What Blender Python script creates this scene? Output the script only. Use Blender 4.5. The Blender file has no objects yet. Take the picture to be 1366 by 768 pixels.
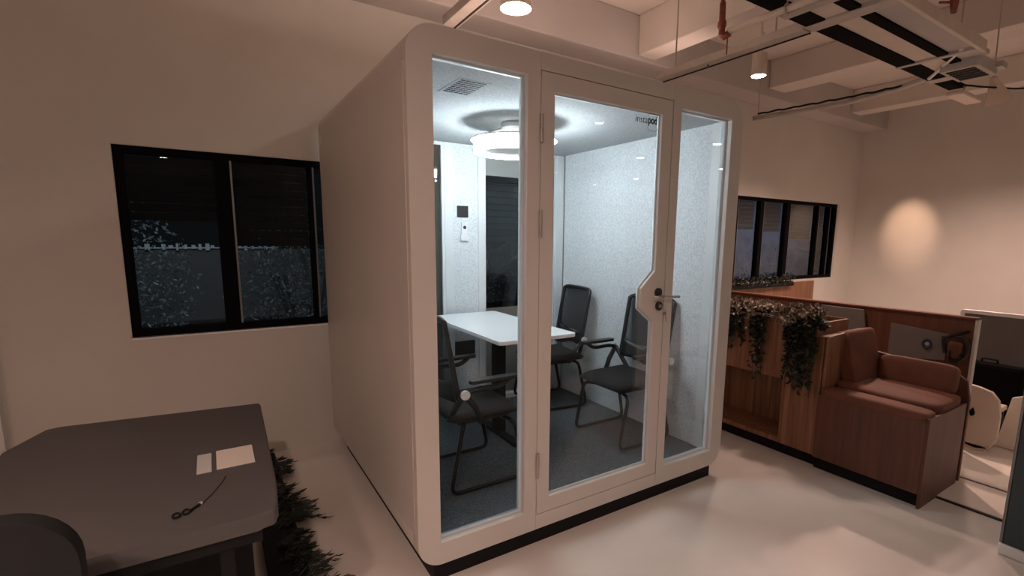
import bpy, bmesh, math, random
from mathutils import Vector, Matrix
SC = bpy.context.scene
COL = SC.collection
ZO = 0.085                      # the pod stands this far above the floor
R = math.radians
random.seed(7)

# ------------------------------------------------------------------ materials
def new_mat(name):
    m = bpy.data.materials.new(name); m.use_nodes = True
    return m, m.node_tree, m.node_tree.nodes['Principled BSDF']

def mat(name, col, rough=.6, metal=0, var=.06, scale=8, bump=0, bscale=60, spec=.5, emit=None, es=0):
    m, t, b = new_mat(name)
    n = t.nodes; l = t.links
    tc = n.new('ShaderNodeTexCoord')
    nz = n.new('ShaderNodeTexNoise'); nz.inputs['Scale'].default_value = scale; nz.inputs['Detail'].default_value = 5
    l.new(tc.outputs['Object'], nz.inputs['Vector'])
    r = n.new('ShaderNodeValToRGB')
    r.color_ramp.elements[0].position = .3; r.color_ramp.elements[1].position = .7
    r.color_ramp.elements[0].color = [max(0, c*(1-var)) for c in col]+[1]
    r.color_ramp.elements[1].color = [min(1, c*(1+var)) for c in col]+[1]
    l.new(nz.outputs['Fac'], r.inputs['Fac']); l.new(r.outputs['Color'], b.inputs['Base Color'])
    b.inputs['Roughness'].default_value = rough; b.inputs['Metallic'].default_value = metal
    b.inputs['Specular IOR Level'].default_value = spec
    if bump:
        n2 = n.new('ShaderNodeTexNoise'); n2.inputs['Scale'].default_value = bscale; n2.inputs['Detail'].default_value = 4
        l.new(tc.outputs['Object'], n2.inputs['Vector'])
        bp = n.new('ShaderNodeBump'); bp.inputs['Strength'].default_value = bump; bp.inputs['Distance'].default_value = .01
        l.new(n2.outputs['Fac'], bp.inputs['Height']); l.new(bp.outputs['Normal'], b.inputs['Normal'])
    if emit:
        b.inputs['Emission Color'].default_value = list(emit)+[1]; b.inputs['Emission Strength'].default_value = es
    return m

def felt_mat(name, c0, c1, scale=140, rough=.95):
    m, t, b = new_mat(name); n = t.nodes; l = t.links
    tc = n.new('ShaderNodeTexCoord')
    nz = n.new('ShaderNodeTexNoise'); nz.inputs['Scale'].default_value = scale; nz.inputs['Detail'].default_value = 3
    nz.inputs['Roughness'].default_value = .7
    l.new(tc.outputs['Object'], nz.inputs['Vector'])
    r = n.new('ShaderNodeValToRGB'); r.color_ramp.elements[0].position = .35; r.color_ramp.elements[1].position = .65
    r.color_ramp.elements[0].color = list(c0)+[1]; r.color_ramp.elements[1].color = list(c1)+[1]
    l.new(nz.outputs['Fac'], r.inputs['Fac']); l.new(r.outputs['Color'], b.inputs['Base Color'])
    b.inputs['Roughness'].default_value = rough; b.inputs['Specular IOR Level'].default_value = .15
    bp = n.new('ShaderNodeBump'); bp.inputs['Strength'].default_value = .3; bp.inputs['Distance'].default_value = .004
    l.new(nz.outputs['Fac'], bp.inputs['Height']); l.new(bp.outputs['Normal'], b.inputs['Normal'])
    return m

def wood_mat(name, c0, c1, rough=.5, sc=(22, 22, 1.1)):
    m, t, b = new_mat(name); n = t.nodes; l = t.links
    tc = n.new('ShaderNodeTexCoord'); mp = n.new('ShaderNodeMapping'); mp.inputs['Scale'].default_value = sc
    l.new(tc.outputs['Object'], mp.inputs['Vector'])
    nz = n.new('ShaderNodeTexNoise'); nz.inputs['Scale'].default_value = 1.6; nz.inputs['Detail'].default_value = 8
    nz.inputs['Distortion'].default_value = .6
    l.new(mp.outputs['Vector'], nz.inputs['Vector'])
    r = n.new('ShaderNodeValToRGB'); r.color_ramp.elements[0].position = .32; r.color_ramp.elements[1].position = .7
    r.color_ramp.elements[0].color = list(c0)+[1]; r.color_ramp.elements[1].color = list(c1)+[1]
    l.new(nz.outputs['Fac'], r.inputs['Fac']); l.new(r.outputs['Color'], b.inputs['Base Color'])
    b.inputs['Roughness'].default_value = rough
    return m

def glass_mat(name, tint=(.93, .97, .98), gl=1.0, ior=1.45):
    m = bpy.data.materials.new(name); m.use_nodes = True; t = m.node_tree; n = t.nodes; l = t.links
    n.clear()
    o = n.new('ShaderNodeOutputMaterial'); tr = n.new('ShaderNodeBsdfTransparent'); g = n.new('ShaderNodeBsdfGlossy')
    tr.inputs['Color'].default_value = list(tint)+[1]; g.inputs['Roughness'].default_value = 0.0
    fr = n.new('ShaderNodeFresnel'); fr.inputs['IOR'].default_value = ior
    mu = n.new('ShaderNodeMath'); mu.operation = 'MULTIPLY'; mu.inputs[1].default_value = gl
    mx = n.new('ShaderNodeMixShader')
    l.new(fr.outputs[0], mu.inputs[0]); l.new(mu.outputs[0], mx.inputs[0]); l.new(tr.outputs[0], mx.inputs[1]); l.new(g.outputs[0], mx.inputs[2])
    l.new(mx.outputs[0], o.inputs[0])
    return m

def mesh_fabric_mat(name, col, cover):
    m = bpy.data.materials.new(name); m.use_nodes = True; t = m.node_tree; n = t.nodes; l = t.links
    b = n['Principled BSDF']; b.inputs['Base Color'].default_value = list(col)+[1]; b.inputs['Roughness'].default_value = .8
    o = n['Material Output']; tr = n.new('ShaderNodeBsdfTransparent'); mx = n.new('ShaderNodeMixShader')
    tc = n.new('ShaderNodeTexCoord')
    w = n.new('ShaderNodeTexNoise'); w.inputs['Scale'].default_value = 220
    l.new(tc.outputs['Object'], w.inputs['Vector'])
    ma = n.new('ShaderNodeMapRange'); ma.inputs['To Min'].default_value = cover-.12; ma.inputs['To Max'].default_value = cover+.12
    l.new(w.outputs['Fac'], ma.inputs['Value'])
    l.new(ma.outputs['Result'], mx.inputs[0]); l.new(tr.outputs[0], mx.inputs[1]); l.new(b.outputs[0], mx.inputs[2]); l.new(mx.outputs[0], o.inputs[0])
    return m

M = {}
M['paint'] = mat('white_powder_coat', (.61, .57, .53), .45, var=.02, scale=3, bump=.02, bscale=400)
M['inner'] = mat('pale_inner_trim', (.72, .74, .75), .5, var=.02)
M['wall'] = mat('cream_wall_paint', (.66, .635, .585), .85, var=.05, scale=1.3, bump=.08, bscale=30)
M['ceil'] = mat('ceiling_paint', (.70, .645, .59), .9, var=.05, scale=1.5, bump=.1, bscale=25)
M['beam'] = mat('grey_beam_paint', (.50, .47, .45), .85, var=.06, scale=2)
M['felt'] = felt_mat('light_felt', (.57, .60, .62), (.79, .82, .84), 78)
M['carpet'] = felt_mat('charcoal_carpet', (.022, .030, .036), (.125, .150, .168), 150)
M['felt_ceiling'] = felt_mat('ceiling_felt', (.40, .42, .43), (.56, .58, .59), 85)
M['black'] = mat('matte_black', (.007, .007, .008), .6, var=.1, spec=.2)
M['plastic'] = mat('black_plastic', (.018, .017, .017), .4, var=.1)
M['seatfab'] = mat('black_seat_fabric', (.016, .013, .012), .9, var=.2, scale=60, bump=.3, bscale=400)
M['netting'] = mesh_fabric_mat('chair_netting', (.012, .012, .014), .50)
M['tube'] = mat('black_steel', (.012, .012, .012), .28, .6)
M['chrome'] = mat('brushed_steel', (.62, .62, .62), .3, 1)
M['knob'] = mat('silver_cap', (.72, .72, .72), .4, .2)
M['white'] = mat('white_laminate', (.86, .87, .88), .35, var=.01)
M['glass'] = glass_mat('clear_glass', (.965, .98, .985), .12)
M['rearglass'] = glass_mat('rear_glass', (.95, .97, .98), .9)
M['winglass'] = glass_mat('window_glass', (.70, .75, .78), .40, 1.45)
M['tealglass'] = mat('dark_teal_glass', (.03, .055, .065), .12, var=.3, scale=2)
M['hinge'] = mat('hinge_metal', (.42, .38, .35), .45, .5)
M['wood'] = wood_mat('warm_oak_veneer', (.15, .062, .030), (.31, .150, .082))
M['wood_dark'] = wood_mat('reddish_veneer', (.085, .030, .016), (.14, .052, .028))
M['leather'] = mat('brown_leather', (.145, .050, .028), .75, var=.18, scale=7, bump=.15, bscale=30)
M['grey'] = mat('grey_board', (.15, .135, .125), .7, var=.05)
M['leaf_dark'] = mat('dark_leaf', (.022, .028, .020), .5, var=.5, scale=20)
M['leaf_pale'] = mat('pale_dry_leaf', (.42, .34, .27), .6, var=.4, scale=20)
M['leaf_mix'] = felt_mat('mixed_dry_leaf', (.03, .032, .022), (.50, .40, .32), 22, .6)
M['leaf_out'] = mat('night_leaf', (.22, .25, .24), .5, var=.5, scale=9)
M['bark'] = mat('bark', (.05, .045, .04), .8, var=.3)
M['red'] = mat('rusty_red', (.20, .045, .022), .6, var=.3, scale=30)
M['pipe'] = mat('painted_pipe', (.66, .58, .50), .6, var=.05)
M['strut'] = mat('galvanised_strut', (.50, .46, .42), .5, .2, var=.08, scale=12)
M['blind'] = mat('dark_shutter', (.018, .020, .022), .7, var=.1)
M['winframe'] = mat('black_aluminium', (.004, .004, .005), .7, var=.1, spec=.06)
M['alum'] = mat('grey_aluminium', (.25, .25, .25), .35, .6)
M['desk'] = mat('grey_desk_top', (.088, .082, .084), .6, var=.05, scale=3)
M['paper'] = mat('paper', (.72, .66, .60), .8, var=.02)
M['paper_cool'] = mat('grey_paper', (.55, .57, .56), .8, var=.02)
M['rubber'] = mat('charcoal_upholstery', (.018, .019, .020), .9, var=.1, bump=.2, bscale=200, spec=.2)
M['tray'] = mat('black_tray', (.003, .003, .003), .9, spec=.1)
M['floor_tile'] = mat('pale_floor_slab', (.80, .72, .64), .45, var=.04, scale=2)
M['shell'] = mat('cream_plastic', (.74, .62, .52), .4, var=.03)
M['ring'] = mat('ring_glow', (.9, .9, .9), .5, emit=(.86, .95, 1), es=54)
M['ledwarm'] = mat('downlight_lens', (.9, .9, .9), .5, emit=(1, .93, .86), es=85)
M['silver'] = mat('remote_white', (.78, .79, .8), .4, var=.01)
M['ground'] = mat('night_ground', (.03, .03, .032), .9, var=.4, scale=3)
M['render_out'] = mat('outside_render', (.22, .26, .32), .9, var=.4, scale=3.5)
M['whitepaint'] = mat('white_picket', (.8, .8, .8), .6)

# floor: pale polished concrete
def floor_mat():
    m, t, b = new_mat('polished_screed'); n = t.nodes; l = t.links
    tc = n.new('ShaderNodeTexCoord')
    a = n.new('ShaderNodeTexNoise'); a.inputs['Scale'].default_value = 1.1; a.inputs['Detail'].default_value = 7; a.inputs['Distortion'].default_value = .5
    l.new(tc.outputs['Object'], a.inputs['Vector'])
    r = n.new('ShaderNodeValToRGB'); r.color_ramp.elements[0].position = .3; r.color_ramp.elements[1].position = .72
    r.color_ramp.elements[0].color = (.60, .55, .51, 1); r.color_ramp.elements[1].color = (.70, .65, .60, 1)
    l.new(a.outputs['Fac'], r.inputs['Fac']); l.new(r.outputs['Color'], b.inputs['Base Color'])
    rr = n.new('ShaderNodeMapRange'); rr.inputs['To Min'].default_value = .28; rr.inputs['To Max'].default_value = .42
    l.new(a.outputs['Fac'], rr.inputs['Value']); l.new(rr.outputs['Result'], b.inputs['Roughness'])
    b.inputs['Specular IOR Level'].default_value = .35
    return m
M['floor'] = floor_mat()

# ------------------------------------------------------------------ helpers
def root_loc(p):
    v = Vector((0, 0, 0))
    while p is not None:
        v += p.location; p = p.parent
    return v

def obj(name, bm, m, parent=None, bevel=0, smooth=False, seg=2, lift=True):
    """bm in world coordinates measured from the pod's underside; lift raises to the floor frame"""
    me = bpy.data.meshes.new(name)
    off = Vector((0, 0, ZO if lift else 0)) - root_loc(parent)
    bmesh.ops.translate(bm, verts=bm.verts, vec=off)
    bmesh.ops.recalc_face_normals(bm, faces=bm.faces)
    bm.to_mesh(me); bm.free()
    o = bpy.data.objects.new(name, me); COL.objects.link(o)
    me.materials.append(M[m] if isinstance(m, str) else m)
    if parent is not None: o.parent = parent
    if bevel:
        md = o.modifiers.new('bevel', 'BEVEL'); md.width = bevel; md.segments = seg; md.limit_method = 'ANGLE'; md.angle_limit = R(40)
    if smooth:
        for p in me.polygons: p.use_smooth = True
    return o

def setp(o, label=None, cat=None, group=None, kind=None):
    if label: o['label'] = label
    if cat: o['category'] = cat
    if group: o['group'] = group
    if kind: o['kind'] = kind
    return o

def thing(name, loc, label, cat, group=None, kind=None):
    o = bpy.data.objects.new(name, None); COL.objects.link(o)
    o.empty_display_size = .1
    o.location = (loc[0], loc[1], loc[2]+ZO)
    return setp(o, label, cat, group, kind)

def box(bm, x0, x1, y0, y1, z0, z1, mtx=None):
    vs = [bm.verts.new((x, y, z)) for z in (z0, z1) for y in (y0, y1) for x in (x0, x1)]
    for f in ((0, 2, 3, 1), (4, 5, 7, 6), (0, 1, 5, 4), (2, 6, 7, 3), (0, 4, 6, 2), (1, 3, 7, 5)):
        bm.faces.new([vs[i] for i in f])
    if mtx is not None: bmesh.ops.transform(bm, matrix=mtx, verts=vs)
    return vs

def bx(*a):
    bm = bmesh.new(); box(bm, *a); return bm

def tube(bm, pts, r, seg=10, closed=False):
    pts = [Vector(p) for p in pts]; n = len(pts); rings = []
    up = None
    for i, p in enumerate(pts):
        if closed: d = (pts[(i+1) % n]-pts[i-1]).normalized()
        elif i == 0: d = (pts[1]-p).normalized()
        elif i == n-1: d = (p-pts[i-1]).normalized()
        else: d = ((pts[i+1]-p).normalized()+(p-pts[i-1]).normalized()).normalized()
        if up is None:
            up = Vector((0, 0, 1)) if abs(d.z) < .9 else Vector((1, 0, 0))
        s = d.cross(up).normalized(); up = s.cross(d).normalized()
        rr = r[i] if isinstance(r, (list, tuple)) else r
        rings.append([bm.verts.new(p+s*rr*math.cos(2*math.pi*k/seg)+up*rr*math.sin(2*math.pi*k/seg)) for k in range(seg)])
    m = n if closed else n-1
    for i in range(m):
        a, b = rings[i], rings[(i+1) % n]
        for k in range(seg): bm.faces.new((a[k], a[(k+1) % seg], b[(k+1) % seg], b[k]))
    if not closed:
        bm.faces.new(rings[0][::-1]); bm.faces.new(rings[-1])

def tb(pts, r, seg=10, closed=False):
    bm = bmesh.new(); tube(bm, pts, r, seg, closed); return bm

def smooth_path(pts, rad=.04, n=4):
    pts = [Vector(p) for p in pts]; out = [pts[0]]
    for i in range(1, len(pts)-1):
        a, b, c = pts[i-1], pts[i], pts[i+1]
        ra = min(rad, (a-b).length*.45); rc = min(rad, (c-b).length*.45)
        p0 = b+(a-b).normalized()*ra; p2 = b+(c-b).normalized()*rc
        for k in range(n+1):
            t = k/n; out.append(p0*(1-t)**2+b*2*t*(1-t)+p2*t*t)
    out.append(pts[-1]); return out

def cyl(bm, c, r, h, axis='z', seg=28, r2=None):
    c = Vector(c); r2 = r if r2 is None else r2
    ax = {'x': Vector((1, 0, 0)), 'y': Vector((0, 1, 0)), 'z': Vector((0, 0, 1))}[axis] if isinstance(axis, str) else Vector(axis).normalized()
    tmp = Vector((0, 0, 1)) if abs(ax.z) < .9 else Vector((1, 0, 0))
    u = ax.cross(tmp).normalized(); v = ax.cross(u)
    A = [bm.verts.new(c+u*r*math.cos(2*math.pi*k/seg)+v*r*math.sin(2*math.pi*k/seg)) for k in range(seg)]
    B = [bm.verts.new(c+ax*h+u*r2*math.cos(2*math.pi*k/seg)+v*r2*math.sin(2*math.pi*k/seg)) for k in range(seg)]
    for k in range(seg): bm.faces.new((A[k], A[(k+1) % seg], B[(k+1) % seg], B[k]))
    bm.faces.new(A[::-1]); bm.faces.new(B)

def cy(*a, **k):
    bm = bmesh.new(); cyl(bm, *a, **k); return bm

def lathe(prof, c=(0, 0, 0), seg=32):
    bm = bmesh.new(); c = Vector(c); rings = []
    for r, z in prof:
        rings.append([bm.verts.new(c+Vector((max(r, 1e-4)*math.cos(2*math.pi*k/seg), max(r, 1e-4)*math.sin(2*math.pi*k/seg), z))) for k in range(seg)])
    for a, b in zip(rings, rings[1:]):
        for k in range(seg): bm.faces.new((a[k], a[(k+1) % seg], b[(k+1) % seg], b[k]))
    bm.faces.new(rings[0][::-1]); bm.faces.new(rings[-1])
    return bm

def rrect(x0, x1, z0, z1, r, n=8):
    if r <= 0: return [(x0, z0), (x1, z0), (x1, z1), (x0, z1)]
    out = []
    for cx, cz, a0 in ((x1-r, z0+r, -90), (x1-r, z1-r, 0), (x0+r, z1-r, 90), (x0+r, z0+r, 180)):
        for k in range(n+1):
            a = R(a0+90*k/n); out.append((cx+r*math.cos(a), cz+r*math.sin(a)))
    return out

def plate(outlines, d0, d1, plane='xz'):
    """filled flat shape with holes (2D outlines), given real thickness from d0 to d1 along the third axis"""
    cu = bpy.data.curves.new('tmp', 'CURVE'); cu.dimensions = '2D'; cu.fill_mode = 'BOTH'; cu.extrude = abs(d1-d0)/2
    for pl in outlines:
        s = cu.splines.new('POLY'); s.points.add(len(pl)-1)
        for p, (a, b) in zip(s.points, pl): p.co = (a, b, 0, 1)
        s.use_cyclic_u = True
    o = bpy.data.objects.new('tmp', cu); COL.objects.link(o)
    dg = bpy.context.evaluated_depsgraph_get()
    me = bpy.data.meshes.new_from_object(o.evaluated_get(dg))
    bpy.data.objects.remove(o); bpy.data.curves.remove(cu)
    bm = bmesh.new(); bm.from_mesh(me); bpy.data.meshes.remove(me)
    bmesh.ops.remove_doubles(bm, verts=bm.verts, dist=1e-5)
    mid = (d0+d1)/2
    for v in bm.verts:
        a, b, c = v.co
        if plane == 'xz': v.co = (a, mid+c, b)
        elif plane == 'yz': v.co = (mid+c, a, b)
        else: v.co = (a, b, mid+c)
    return bm

def cushion(x0, x1, y0, y1, z0, z1, mt=None, n=10, puff=.02, e=6):
    bm = bmesh.new(); cx, cy_, cz = (x0+x1)/2, (y0+y1)/2, (z0+z1)/2; hx, hy, hz = (x1-x0)/2, (y1-y0)/2, (z1-z0)/2
    bmesh.ops.create_cube(bm, size=2); bmesh.ops.subdivide_edges(bm, edges=bm.edges, cuts=n, use_grid_fill=True)
    for v in bm.verts:
        a, b, c = v.co
        k_ = 1/((abs(a)**e+abs(b)**e+abs(c)**e)**(1/e)/max(abs(a), abs(b), abs(c)))
        a, b, c = a*k_, b*k_, c*k_
        s = (1-a*a)*(1-b*b)
        v.co = (cx+a*hx, cy_+b*hy, cz+c*(hz+puff*max(0, s)))
    if mt is not None: bmesh.ops.transform(bm, matrix=mt, verts=bm.verts)
    return bm

def leaf(bm, p, d, size, w=.45):
    d = Vector(d).normalized(); s = d.cross(Vector((random.uniform(-1, 1), random.uniform(-1, 1), random.uniform(.2, 1)))).normalized()
    nn = d.cross(s)
    a = bm.verts.new(p); b = bm.verts.new(p+d*size*.5+s*size*w*.5+nn*size*.06); c = bm.verts.new(p+d*size); e = bm.verts.new(p+d*size*.5-s*size*w*.5+nn*size*.06)
    bm.faces.new((a, b, c)); bm.faces.new((a, c, e))

def rv(): return Vector((random.gauss(0, 1), random.gauss(0, 1), random.gauss(0, 1)))

# ------------------------------------------------------------------ room shell
X0, X1, Y0, YB, ZF, ZC = -3.4, 7.85, -10.5, 1.93, -ZO, 3.5
wins = [(-1.12, .64, .835, 2.0), (1.215, 2.95, .85, 2.005), (4.25, 7.33, .93, 2.03)]
setp(obj('floor', bx(X0-.2, X1+.2, Y0-.2, YB+.2, ZF-.1, ZF), 'floor'), kind='structure')
setp(obj('ceiling', bx(X0-.2, X1+.2, Y0-.2, YB+.2, ZC, ZC+.1), 'ceil'), kind='structure')
setp(obj('wall_back', plate([[(X0-.2, ZF), (X1+.2, ZF), (X1+.2, ZC), (X0-.2, ZC)]]+[rrect(a, b, c, d, 0) for a, b, c, d in wins], YB, YB+.2), 'wall'), kind='structure')
setp(obj('wall_right', bx(X1, X1+.2, Y0-.2, YB, ZF, ZC), 'wall'), kind='structure')
setp(obj('wall_left', bx(X0-.2, X0, Y0-.2, YB, ZF, ZC), 'wall'), kind='structure')
setp(obj('wall_front', bx(X0, X1, Y0-.2, Y0, ZF, ZC), 'wall'), kind='structure')
setp(obj('trim_1', bx(X0, X1, 1.62, YB, 3.115, ZC), 'beam', bevel=.01), 'grey boxed beam running along the top of the back wall', kind='structure')
for i, (a, b, z) in enumerate(((2.76, 2.98, 3.15), (4.82, 5.14, 3.2), (6.75, 7.0, 3.2), (.55, .7, 3.38))):
    setp(obj('trim_%d' % (i+2), bx(a, b, Y0, 1.62, z, ZC), 'ceil', bevel=.01), kind='structure')
setp(obj('trim_6', bx(-1.99, -1.72, YB-.05, YB, ZF, ZC), 'inner'), 'pale grey upright trim at the left end of the back wall', kind='structure')
# pale floor slabs on the right
for i, (a, b, c, d) in enumerate(((3.0, 3.42, -3.2, -.90), (3.445, 5.2, -3.2, -.35))):
    setp(obj('trim_%d' % (7+i), bx(a, b, c, d, ZF, ZF+.012), 'floor_tile', bevel=.003), kind='structure')
setp(obj('trim_9', bx(2.978, 3.0, -3.2, -.90, ZF, ZF+.006), 'black'), kind='structure')
setp(obj('trim_10', bx(3.42, 3.445, -3.2, -.35, ZF, ZF+.006), 'black'), kind='structure')

# windows: frame, mullions, panes, shutter
def window(n, rect, mulls, shutter_z, sill=True):
    a, b, c, d = rect
    t = thing('window_%d' % n, ((a+b)/2, YB+.06, c), None, None, kind='structure')
    fr = .045
    obj('window_frame', plate([rrect(a, b, c, d, 0), rrect(a+fr, b-fr, c+fr, d-fr, 0)], YB+.03, YB+.10), 'winframe', t, bevel=.004)
    for m0, m1 in mulls:
        obj('mullion', bx(m0, m1, YB+.025, YB+.095, c+fr, d-fr), 'winframe', t, bevel=.003)
        obj('sash_edge', bx(m1, m1+.012, YB+.03, YB+.085, c+fr, d-fr), 'alum', t)
    edges = [a+fr]+[x for m in mulls for x in (m[0], m[1]+.012)]+[b-fr]
    for i in range(0, len(edges)-1, 2):
        obj('pane', bx(edges[i], edges[i+1], YB+.06, YB+.064, c+fr, d-fr), 'winglass', t)
        bm = bmesh.new(); z = shutter_z[(i//2) % len(shutter_z)]
        while z < d-fr:
            v = box(bm, edges[i], edges[i+1], YB+.110, YB+.128, z, min(z+.052, d-fr)); z += .056
        obj('shutter', bm, 'blind', t, bevel=.006)
    return t
window(1, wins[0], [(-.62, -.53), (-.06, -.03)], [1.56, 1.40, 1.42])
window(2, wins[1], [(1.76, 1.84), (2.36, 2.40)], [1.44, 1.44])
window(3, wins[2], [(4.86, 4.90), (5.37, 5.45), (5.98, 6.07), (6.78, 6.82), (7.10, 7.13)], [1.62, 1.62, 1.60, 1.5, 1.0])
setp(obj('trim_11', bx(-1.12, .64, YB-.004, YB+.03, .822, .835), 'white'), kind='structure')

# ------------------------------------------------------------------ the meeting pod
W, D, H = 2.1, 1.81, 2.3
RAD = .115
pod = thing('meeting_pod', (1.05, .9, -ZO), 'white four-seat meeting pod with rounded edges, glass front and lit interior', 'pod')
obj('plinth', bx(.075, 2.02, .018, 1.74, -ZO, 0), 'black', pod)
obj('shell', plate([rrect(0, W, 0, H, RAD, 12), rrect(.055, 2.045, .06, 2.215, .02, 3)], .07, D-.07), 'paint', pod, bevel=.003)
def clip_l(x0, x1):   # part of the rounded front outline between x0 and x1
    pts = [p for p in rrect(0, W, 0, H, RAD, 12) if x0-1e-6 <= p[0] <= x1+1e-6]
    return pts
L = [(p[0], p[1]) for p in rrect(0, W, 0, H, RAD, 12)]
left = [(.6185, 0), (.6185, H)]+[p for p in L if p[0] < .3 and p[1] > 1]+[p for p in L if p[0] < .3 and p[1] < 1]
right = [(1.4855, H), (1.4855, 0)]+[p for p in L if p[0] > 1.8 and p[1] < 1]+[p for p in L if p[0] > 1.8 and p[1] > 1]
obj('front_panel', plate([left, rrect(.106, .550, .105, 2.193, 0)], 0, .07), 'paint', pod, bevel=.003)
obj('front_panel', plate([right, rrect(1.550, 1.994, .105, 2.193, 0)], 0, .07), 'paint', pod, bevel=.003)
obj('lintel', bx(.6195, 1.4845, 0, .07, 2.224, H), 'paint', pod, bevel=.002)
obj('sill', bx(.6195, 1.4845, 0, .07, 0, .078), 'paint', pod, bevel=.002)
obj('glass_pane', bx(.106, .550, .018, .026, .105, 2.193), 'glass', pod)
obj('glass_pane', bx(1.550, 1.994, .018, .026, .105, 2.193), 'glass', pod)
for a, b in ((.106, .550), (1.550, 1.994)):
    obj('glazing_bead', plate([rrect(a, b, .105, 2.193, 0), rrect(a+.005, b-.005, .110, 2.188, 0)], .030, .068), 'inner', pod)
obj('side_panel', bx(-.004, 0, .034, 1.755, .163, 2.152), 'paint', pod, bevel=.0035)
obj('side_panel', bx(W, W+.004, .034, 1.755, .163, 2.152), 'paint', pod, bevel=.0035)
obj('badge', bx(-.008, -.004, 1.69, 1.735, 2.085, 2.125), 'chrome', pod)
# rear wall
obj('rear_panel', plate([rrect(0, W, 0, H, RAD, 12), rrect(.106, .874, .105, 2.19, 0), rrect(1.213, 1.94, .105, 2.19, 0)], D-.07, D), 'paint', pod, bevel=.003)
for a, b in ((.106, .874), (1.213, 1.94)):
    obj('glass_pane', bx(a, b, D-.04, D-.032, .105, 2.19), 'rearglass', pod)
    obj('glazing_bead', plate([rrect(a, b, .105, 2.19, 0), rrect(a+.02, b-.02, .125, 2.17, 0)], D-.085, D-.06), 'inner', pod)
obj('felt_panel', bx(.948, 1.166, D-.08, D-.07, .08, 2.195), 'felt', pod, bevel=.003)
obj('corner_post', bx(.874, .948, D-.088, D-.07, .08, 2.195), 'inner', pod, bevel=.004)
obj('corner_post', bx(1.166, 1.213, D-.088, D-.07, .08, 2.195), 'inner', pod, bevel=.004)
obj('corner_post', bx(1.94, 2.02, D-.088, D-.07, .08, 2.195), 'inner', pod, bevel=.004)
obj('felt_wall', bx(2.028, 2.045, .16, 1.72, .075, 2.2), 'felt', pod)
obj('felt_wall', bx(.055, .072, .16, 1.72, .075, 2.2), 'felt', pod)
obj('corner_post', bx(2.018, 2.045, .095, .158, .075, 2.2), 'inner', pod, bevel=.003)
obj('corner_post', bx(2.010, 2.045, .071, .092, .075, 2.2), 'inner', pod, bevel=.003)
obj('carpet', bx(.072, 2.028, .071, 1.72, .06, .072), 'carpet', pod)
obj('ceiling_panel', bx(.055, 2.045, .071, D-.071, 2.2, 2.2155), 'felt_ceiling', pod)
for z in (.35, 1.05, 1.72):
    obj('screw_cap', cy((2.0095, .081, z), .009, .004, 'x', 12), 'chrome', pod)
v = obj('air_vent', bx(.335, .505, .245, .505, 2.1985, 2.2), 'felt_ceiling', pod)
bm = bmesh.new()
for i in range(8):
    for j in range(5):
        box(bm, .352+j*.027, .374+j*.027, .262+i*.029, .272+i*.029, 2.1965, 2.1985)
obj('vent_slots', bm, 'black', v)
obj('socket_panel', bx(.945, 1.127, D-.090, D-.08, .515, .631), 'plastic', pod, bevel=.003)
obj('control_panel', bx(.980, 1.076, D-.088, D-.08, 1.634, 1.724), 'plastic', pod, bevel=.002)

# door
door = obj('door', plate([rrect(.623, 1.481, .0815, 2.2205, 0),
     [(.698, .160), (1.401, .160), (1.401, 1.021), (1.296, 1.10), (1.296, 1.21), (1.401, 1.306), (1.401, 2.141), (.698, 2.141)]], 0, .034), 'paint', pod, bevel=.003)
obj('door_glass', bx(.690, 1.409, .010, .017, .152, 2.149), 'glass', door)
hole = [(.698, .160), (1.401, .160), (1.401, 1.021), (1.296, 1.10), (1.296, 1.21), (1.401, 1.306), (1.401, 2.141), (.698, 2.141)]
hin = [(.703, .168), (1.396, .168), (1.396, 1.017), (1.290, 1.097), (1.290, 1.213), (1.396, 1.310), (1.396, 2.135), (.703, 2.135)]
obj('glazing_bead', plate([hole, hin], .019, .033), 'inner', door)
for z0, z1 in ((1.911, 2.034), (1.482, 1.609), (.285, .412)):
    bm = bmesh.new(); cyl(bm, (.6205, -.008, z0), .009, (z1-z0)*.49, 'z', 14); cyl(bm, (.6205, -.008, z0+(z1-z0)*.51), .009, (z1-z0)*.49, 'z', 14)
    box(bm, .6205, .634, -.003, .0, z0, z1)
    obj('hinge', bm, 'hinge', door, smooth=False)
bm = cy((1.428, -.010, 1.183), .026, .010, 'y'); obj('rosette', bm, 'plastic', door)
bm = cy((1.437, -.012, 1.106), .025, .012, 'y'); obj('lock', bm, 'plastic', door)
bm = tb(smooth_path([(1.428, -.008, 1.168), (1.428, -.052, 1.166), (1.49, -.056, 1.162), (1.55, -.052, 1.158)], .015), .0075)
tube(bm, [(1.428, -.052, 1.166), (1.352, -.05, 1.165)], .006)
obj('handle', bm, 'chrome', door, smooth=True)
obj('lock_cylinder', cy((1.437, -.018, 1.106), .011, .008, 'y'), 'chrome', door)
# logo printed on the door glass
def text_mesh(name, s, x0, x1, z, h, m, parent, y=.0085, bold=0):
    cu = bpy.data.curves.new(name, 'FONT'); cu.body = s; cu.size = 1; cu.extrude = 0; cu.offset = bold
    o = bpy.data.objects.new('tmp', cu); COL.objects.link(o)
    dg = bpy.context.evaluated_depsgraph_get(); me = bpy.data.meshes.new_from_object(o.evaluated_get(dg))
    bpy.data.objects.remove(o)
    bm = bmesh.new(); bm.from_mesh(me)
    a = min(v.co.x for v in bm.verts); w = max(v.co.x for v in bm.verts)-a
    for v in bm.verts: v.co = (x0+(v.co.x-a)/w*(x1-x0), y, z+v.co.y*h)
    r = bmesh.ops.extrude_face_region(bm, geom=bm.faces[:])
    for v in r['geom']:
        if isinstance(v, bmesh.types.BMVert): v.co.y += .0006
    obj(name, bm, m, parent)
text_mesh('lettering', 'insta', 1.214, 1.300, 2.083, .050, 'plastic', door)
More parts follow.
